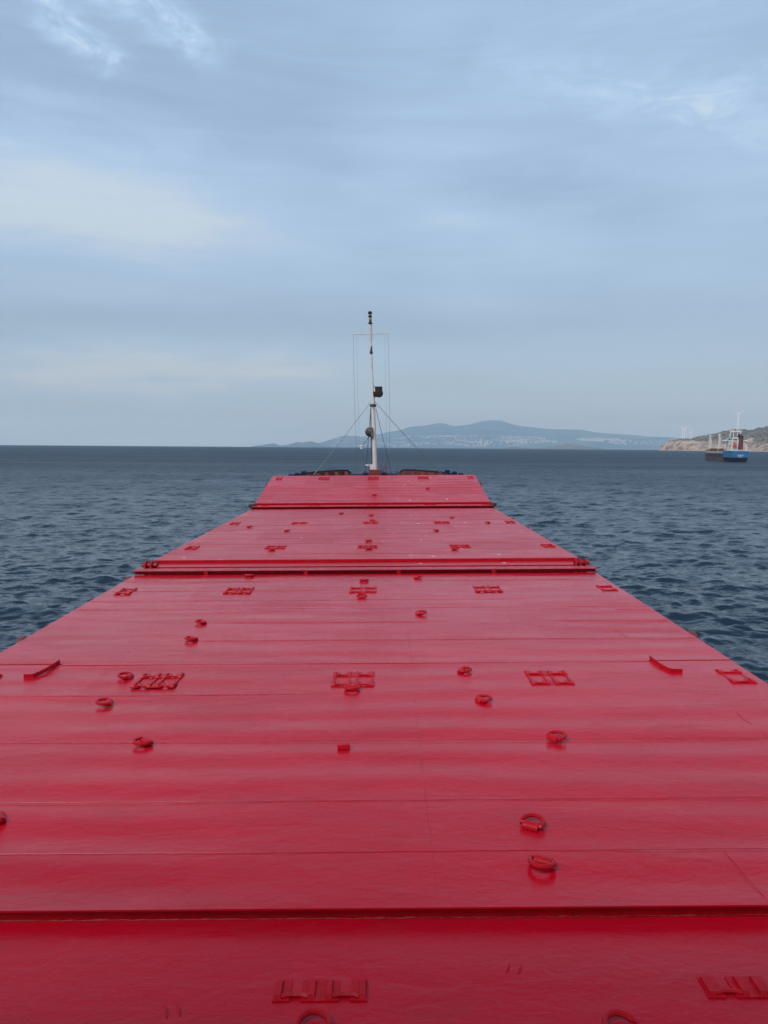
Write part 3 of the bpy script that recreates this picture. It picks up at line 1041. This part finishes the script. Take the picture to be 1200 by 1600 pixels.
# dark floodlight on the right, grey horn on the left, small white lamp on a wire
b = MB()
fm = Matrix.Translation(mp(2.98, .36, -.12)) @ Matrix.Rotation(R(90), 4, 'X')
b.lathe([(.06, -.22), (.19, -.20), (.215, -.05), (.215, .12), (.235, .13), (.235, .17), (.20, .18)], fm, 20)
b.box(tuple(mp(3.24, .36, -.05)), (.40, .34, .26), bev=.03)
b.tube([mp(2.78, .05), mp(2.80, .22, -.05), mp(3.1, .17, -.06), mp(3.36, .15, -.06), mp(3.42, .08, -.04)], .022, 6)
b.box(tuple(mp(2.95, .13, -.03)), (.22, .10, .30), bev=.02)
b.build('floodlight', M_BLACK, mast)
b = MB()
hm = Matrix.Translation(mp(.80, -.13, -.1)) @ Matrix.Rotation(R(-78), 4, 'Y')
b.lathe([(.28, 0), (.275, .08), (.25, .2), (.19, .30), (.08, .36), (.01, .37)], hm, 20)
b.tube([mp(.45, -.12, -.1), mp(.7, -.2, -.1)], .03, 6)
b.build('fog_horn', M_GREY, mast)
b = MB()
b.tube([mp(.62, -.28, -.05), mp(.05, -.62, -.05), mp(-.12, -1.05, -.05)], .010, 5)
b.tube([mp(.58, -.25, -.05), mp(.02, -.72, -.05)], .014, 5)
wi = b.build('lamp_bracket', M_WIRE, mast)
b = MB()
b.lathe([(.05, -.14), (.08, -.12), (.10, -.04), (.10, .03), (.14, .04), (.13, .08), (.04, .10)], Matrix.Translation(mp(-.02, -.72, -.05)), 12)
b.build('hanging_lamp', M_CLEANWHITE, wi)
b = MB()
b.prism([(-.55, -.1, 1.67), (-.55, -.1, 1.73), (-.12, -.1, 1.73), (-.12, -.1, 1.40), (-.27, -.1, 1.40), (-.33, -.1, 1.62)], (0, .14, 0))
b.build('bell_bracket', M_CLEANWHITE, mast)

# ------------------------------------------------------------------ the other ship
OX, OY = 264, 565
other = thing('cargo_ship', 'smaller anchored cargo ship with blue stern and two cream cranes, off the headland', 'ship',
              Matrix.Translation((OX, OY, -drop(OX, OY))) @ Matrix.Rotation(R(-8), 4, 'Z'))
LN, HB = 84.0, 6.6
def oh(y):
    return float(np.interp(y, [0, 6, 60, 72, 80, 84], [.90, 1, 1, .82, .42, .05])) * HB
secs = list(np.linspace(0, 20, 6)) + list(np.linspace(24, 60, 8)) + list(np.linspace(63, 84, 10))
def band(z0, z1, k0, k1, y_lo, y_hi, name, mat):
    q = MB()
    yy = [y for y in secs if y_lo - .01 <= y <= y_hi + .01]
    vs, fs = [], []
    for y in yy:
        for s in (-1, 1):
            vs += [(s * oh(y) * k0, y + (2.2 if y < 1 and z0 < 2 else 0), z0), (s * oh(y) * k1, y, z1)]
    for i in range(len(yy) - 1):
        a = i * 4
        fs += [(a, a + 1, a + 5, a + 4), (a + 2, a + 6, a + 7, a + 3), (a + 1, a + 3, a + 7, a + 5)]
    fs.append((0, 1, 3, 2))
    e = (len(yy) - 1) * 4
    fs.append((e, e + 1, e + 3, e + 2))
    q.add(vs, fs)
    return q.build(name, mat, other)
band(-2, 3.3, .86, 1.0, 20, 84, 'lower_hull', M_ANTIFOUL)
band(-2, 3.3, .62, .97, 0, 20, 'lower_hull', M_SHIPDARK)
band(3.3, 6.2, 1.0, 1.0, 20, 84, 'upper_hull', M_SHIPDARK)
blue = band(3.3, 8.1, .97, 1.0, 0, 20, 'stern_hull', M_SHIPBLUE)
q = MB()
for k in range(8):
    wl_ = (.35, .2, .3, .42, .2, .36, .28, .2)[k]
    q.box((-1.5 + k * .55, -.03, 5.0), (wl_, .05, .75 if k != 4 else .3))
q.box((0, -.03, 3.85), (3.2, .05, .25))
q.build('stern_lettering', M_CLEANWHITE, blue)
q = MB()
q.box((0, 44, 7.0), (12.9, 47, 1.6), bev=.2)
q.build('hatch_coaming', M_SHIPPINK, other)
q = MB()
for k in range(7):
    q.box((0, 25 + k * 6.4, 8.75 + .3 * (k % 2)), (10.6, 6.1, 1.9), bev=.25)
q.build('hatch_cover', M_OCHRE, other)
q = MB()
q.prism([(-5.2, 70, 6.2), (5.2, 70, 6.2), (1.8, 81, 6.2), (-1.8, 81, 6.2)], (0, 0, 2.6))
q.build('forecastle', M_SHIPDARK, other)
for y, h in ((62, 20.6), (37, 21.0)):
    q = MB()
    q.lathe([(1.05, 6), (.85, 9), (.7, h - 4), (.6, h)], Matrix.Translation((-4.6, y, 0)), 12)
    q.box((-4.6, y + .3, h - .2), (1.7, 1.9, 1.0), bev=.2)
    co_ = q.build('crane_post', M_WHITE, other)
    q = MB()
    q.box((-4.4, y - 1.9, h * .64), (.8, .9, h * .44), Matrix.Rotation(R(9), 3, 'X'))
    q.build('crane_jib', M_WHITE, co_)
# accommodation block, funnel, gantry, boat
q = MB()
for z0, wdt, dp in ((8.1, 10.2, 9), (10.7, 8.6, 8)):
    q.box((-1.2, 14.5, z0 + 1.2), (wdt, dp, 2.55), bev=.15)
q.box((-1.2, 15.0, 14.3), (7.6, 6.5, 2.5), bev=.15)
q.box((-1.0, 15.5, 16.6), (8.6, 4.6, 2.1), bev=.15)
ac = q.build('accommodation_block', M_GREYWHITE, other)
q = MB()
for k in range(5):
    q.box((-4.2 + k * 1.6, 13.17, 16.8), (1.2, .1, 1.0))
for k in range(4):
    q.box((-4.4 + k * 2.1, 10.46, 11.9), (.8, .1, .9))
q.build('window', M_GLASS, ac)
q = MB()
q.box((0, 5.0, 8.3), (13.4, 10.2, .3))
q.box((0, -.1, 9.15), (12.6, .12, .15))
for k in range(9):
    q.box((-6.2 + k * 1.55, -.1, 8.7), (.12, .12, .9))
q.box((-6.5, 6, 9.15), (.12, 11, .15))
q.box((6.5, 6, 9.15), (.12, 11, .15))
q.build('poop_rail', M_CLEANWHITE, other)
q = MB()
q.box((1.0, 5.2, 13.6), (3.9, 4.2, 9.6), taper=.93, bev=.35)
fu = q.build('funnel', M_FUNNEL, other)
q = MB()
q.box((1.0, 5.2, 18.8), (3.7, 4.0, .9), bev=.2)
for k in (-1, 0, 1):
    q.lathe([(.4, 0), (.4, 1.5)], Matrix.Translation((1.0 + k * 1.0, 5.2, 19.2)), 10)
q.build('exhaust_pipe', M_BLACK, fu)
q = MB()
for x in (-5.2, -1.6):
    q.box((x, 2.8, 13.0), (.55, .6, 9.6))
    q.box((x, 1.4, 12.0), (.5, .5, 9.4), Matrix.Rotation(R(18), 3, 'X'))
q.box((-3.4, 2.8, 17.7), (4.4, .9, .9))
q.box((-3.4, 3.5, 9.6), (.4, 6.0, .4), Matrix.Rotation(R(24), 3, 'X'))
q.build('boat_davit', M_CLEANWHITE, other)
q = MB()
bm_ = Matrix.Translation((-3.4, 3.6, 12.6)) @ Matrix.Rotation(R(-62), 4, 'X')
q.lathe([(.2, -3.2), (.9, -2.8), (1.4, -1.6), (1.5, .2), (1.35, 1.8), (.8, 2.9), (.15, 3.3)], bm_, 16)
q.box((-3.4, 4.4, 13.9), (1.5, 1.5, 1.2), bev=.3)
q.build('lifeboat', M_ORANGE, other)
q = MB()
for x in (-4.0, 3.9):
    q.tube([(x, 13, 18), (x * .85, 13, 22.8)], .35, 8)
    q.tube([(x * .25, 13, 18), (x * .45, 13, 22.8)], .25, 8)
q.box((0, 13, 22.6), (8.0, .7, .7))
q.box((-2.2, 13, 23.1), (3.0, .6, .5))
q.box((2.2, 13, 23.1), (2.6, .6, .5))
q.box((0, 13, 24.6), (9.6, .3, .3))
q.box((0, 13, 26.0), (8.8, .2, .2))
for x in (-4.3, -1.6, .4, 1.6, 4.3):
    q.tube([(x, 13, 22.6), (x, 13, 26.6 if x != .4 else 28.6)], .14, 6)
q.build('radar_mast', M_CLEANWHITE, other)
for s in (-1, 1):
    q = MB()
    q.box((s * 7.3, 14.6, 15.9), (3.2, 2.4, .9), bev=.1)
    q.box((s * 6.4, 14.6, 12.4), (.4, .4, 6.5))
    q.build('bridge_wing', M_CLEANWHITE, other)
q = MB()
q.tube([(5.2, 4.0, 8.3), (5.2, 4.0, 13.2)], .35, 8)
q.tube([(5.2, 4.0, 10.6), (3.4, 4.0, 14.8)], .2, 6)
q.build('stores_crane', M_CLEANWHITE, other)

# ------------------------------------------------------------------ air
hz = MB()
lo_, hi_ = -220, 1350
hz.box((0, 0, (lo_ + hi_) / 2), (90000, 90000, hi_ - lo_))
mh = bpy.data.materials.new('haze')
mh.use_nodes = True
t = NT(mh.node_tree)
pv = t.n('ShaderNodeVolumePrincipled', ins={'Color': (.47, .75, 1.0, 1), 'Absorption Color': (.72, .75, 1, 1), 'Density': 5.5e-5, 'Anisotropy': .0})
t.t.links.new(pv.outputs[0], t.n('ShaderNodeOutputMaterial').inputs['Volume'])
ho = hz.build('haze', mh)
ho['kind'] = 'stuff'
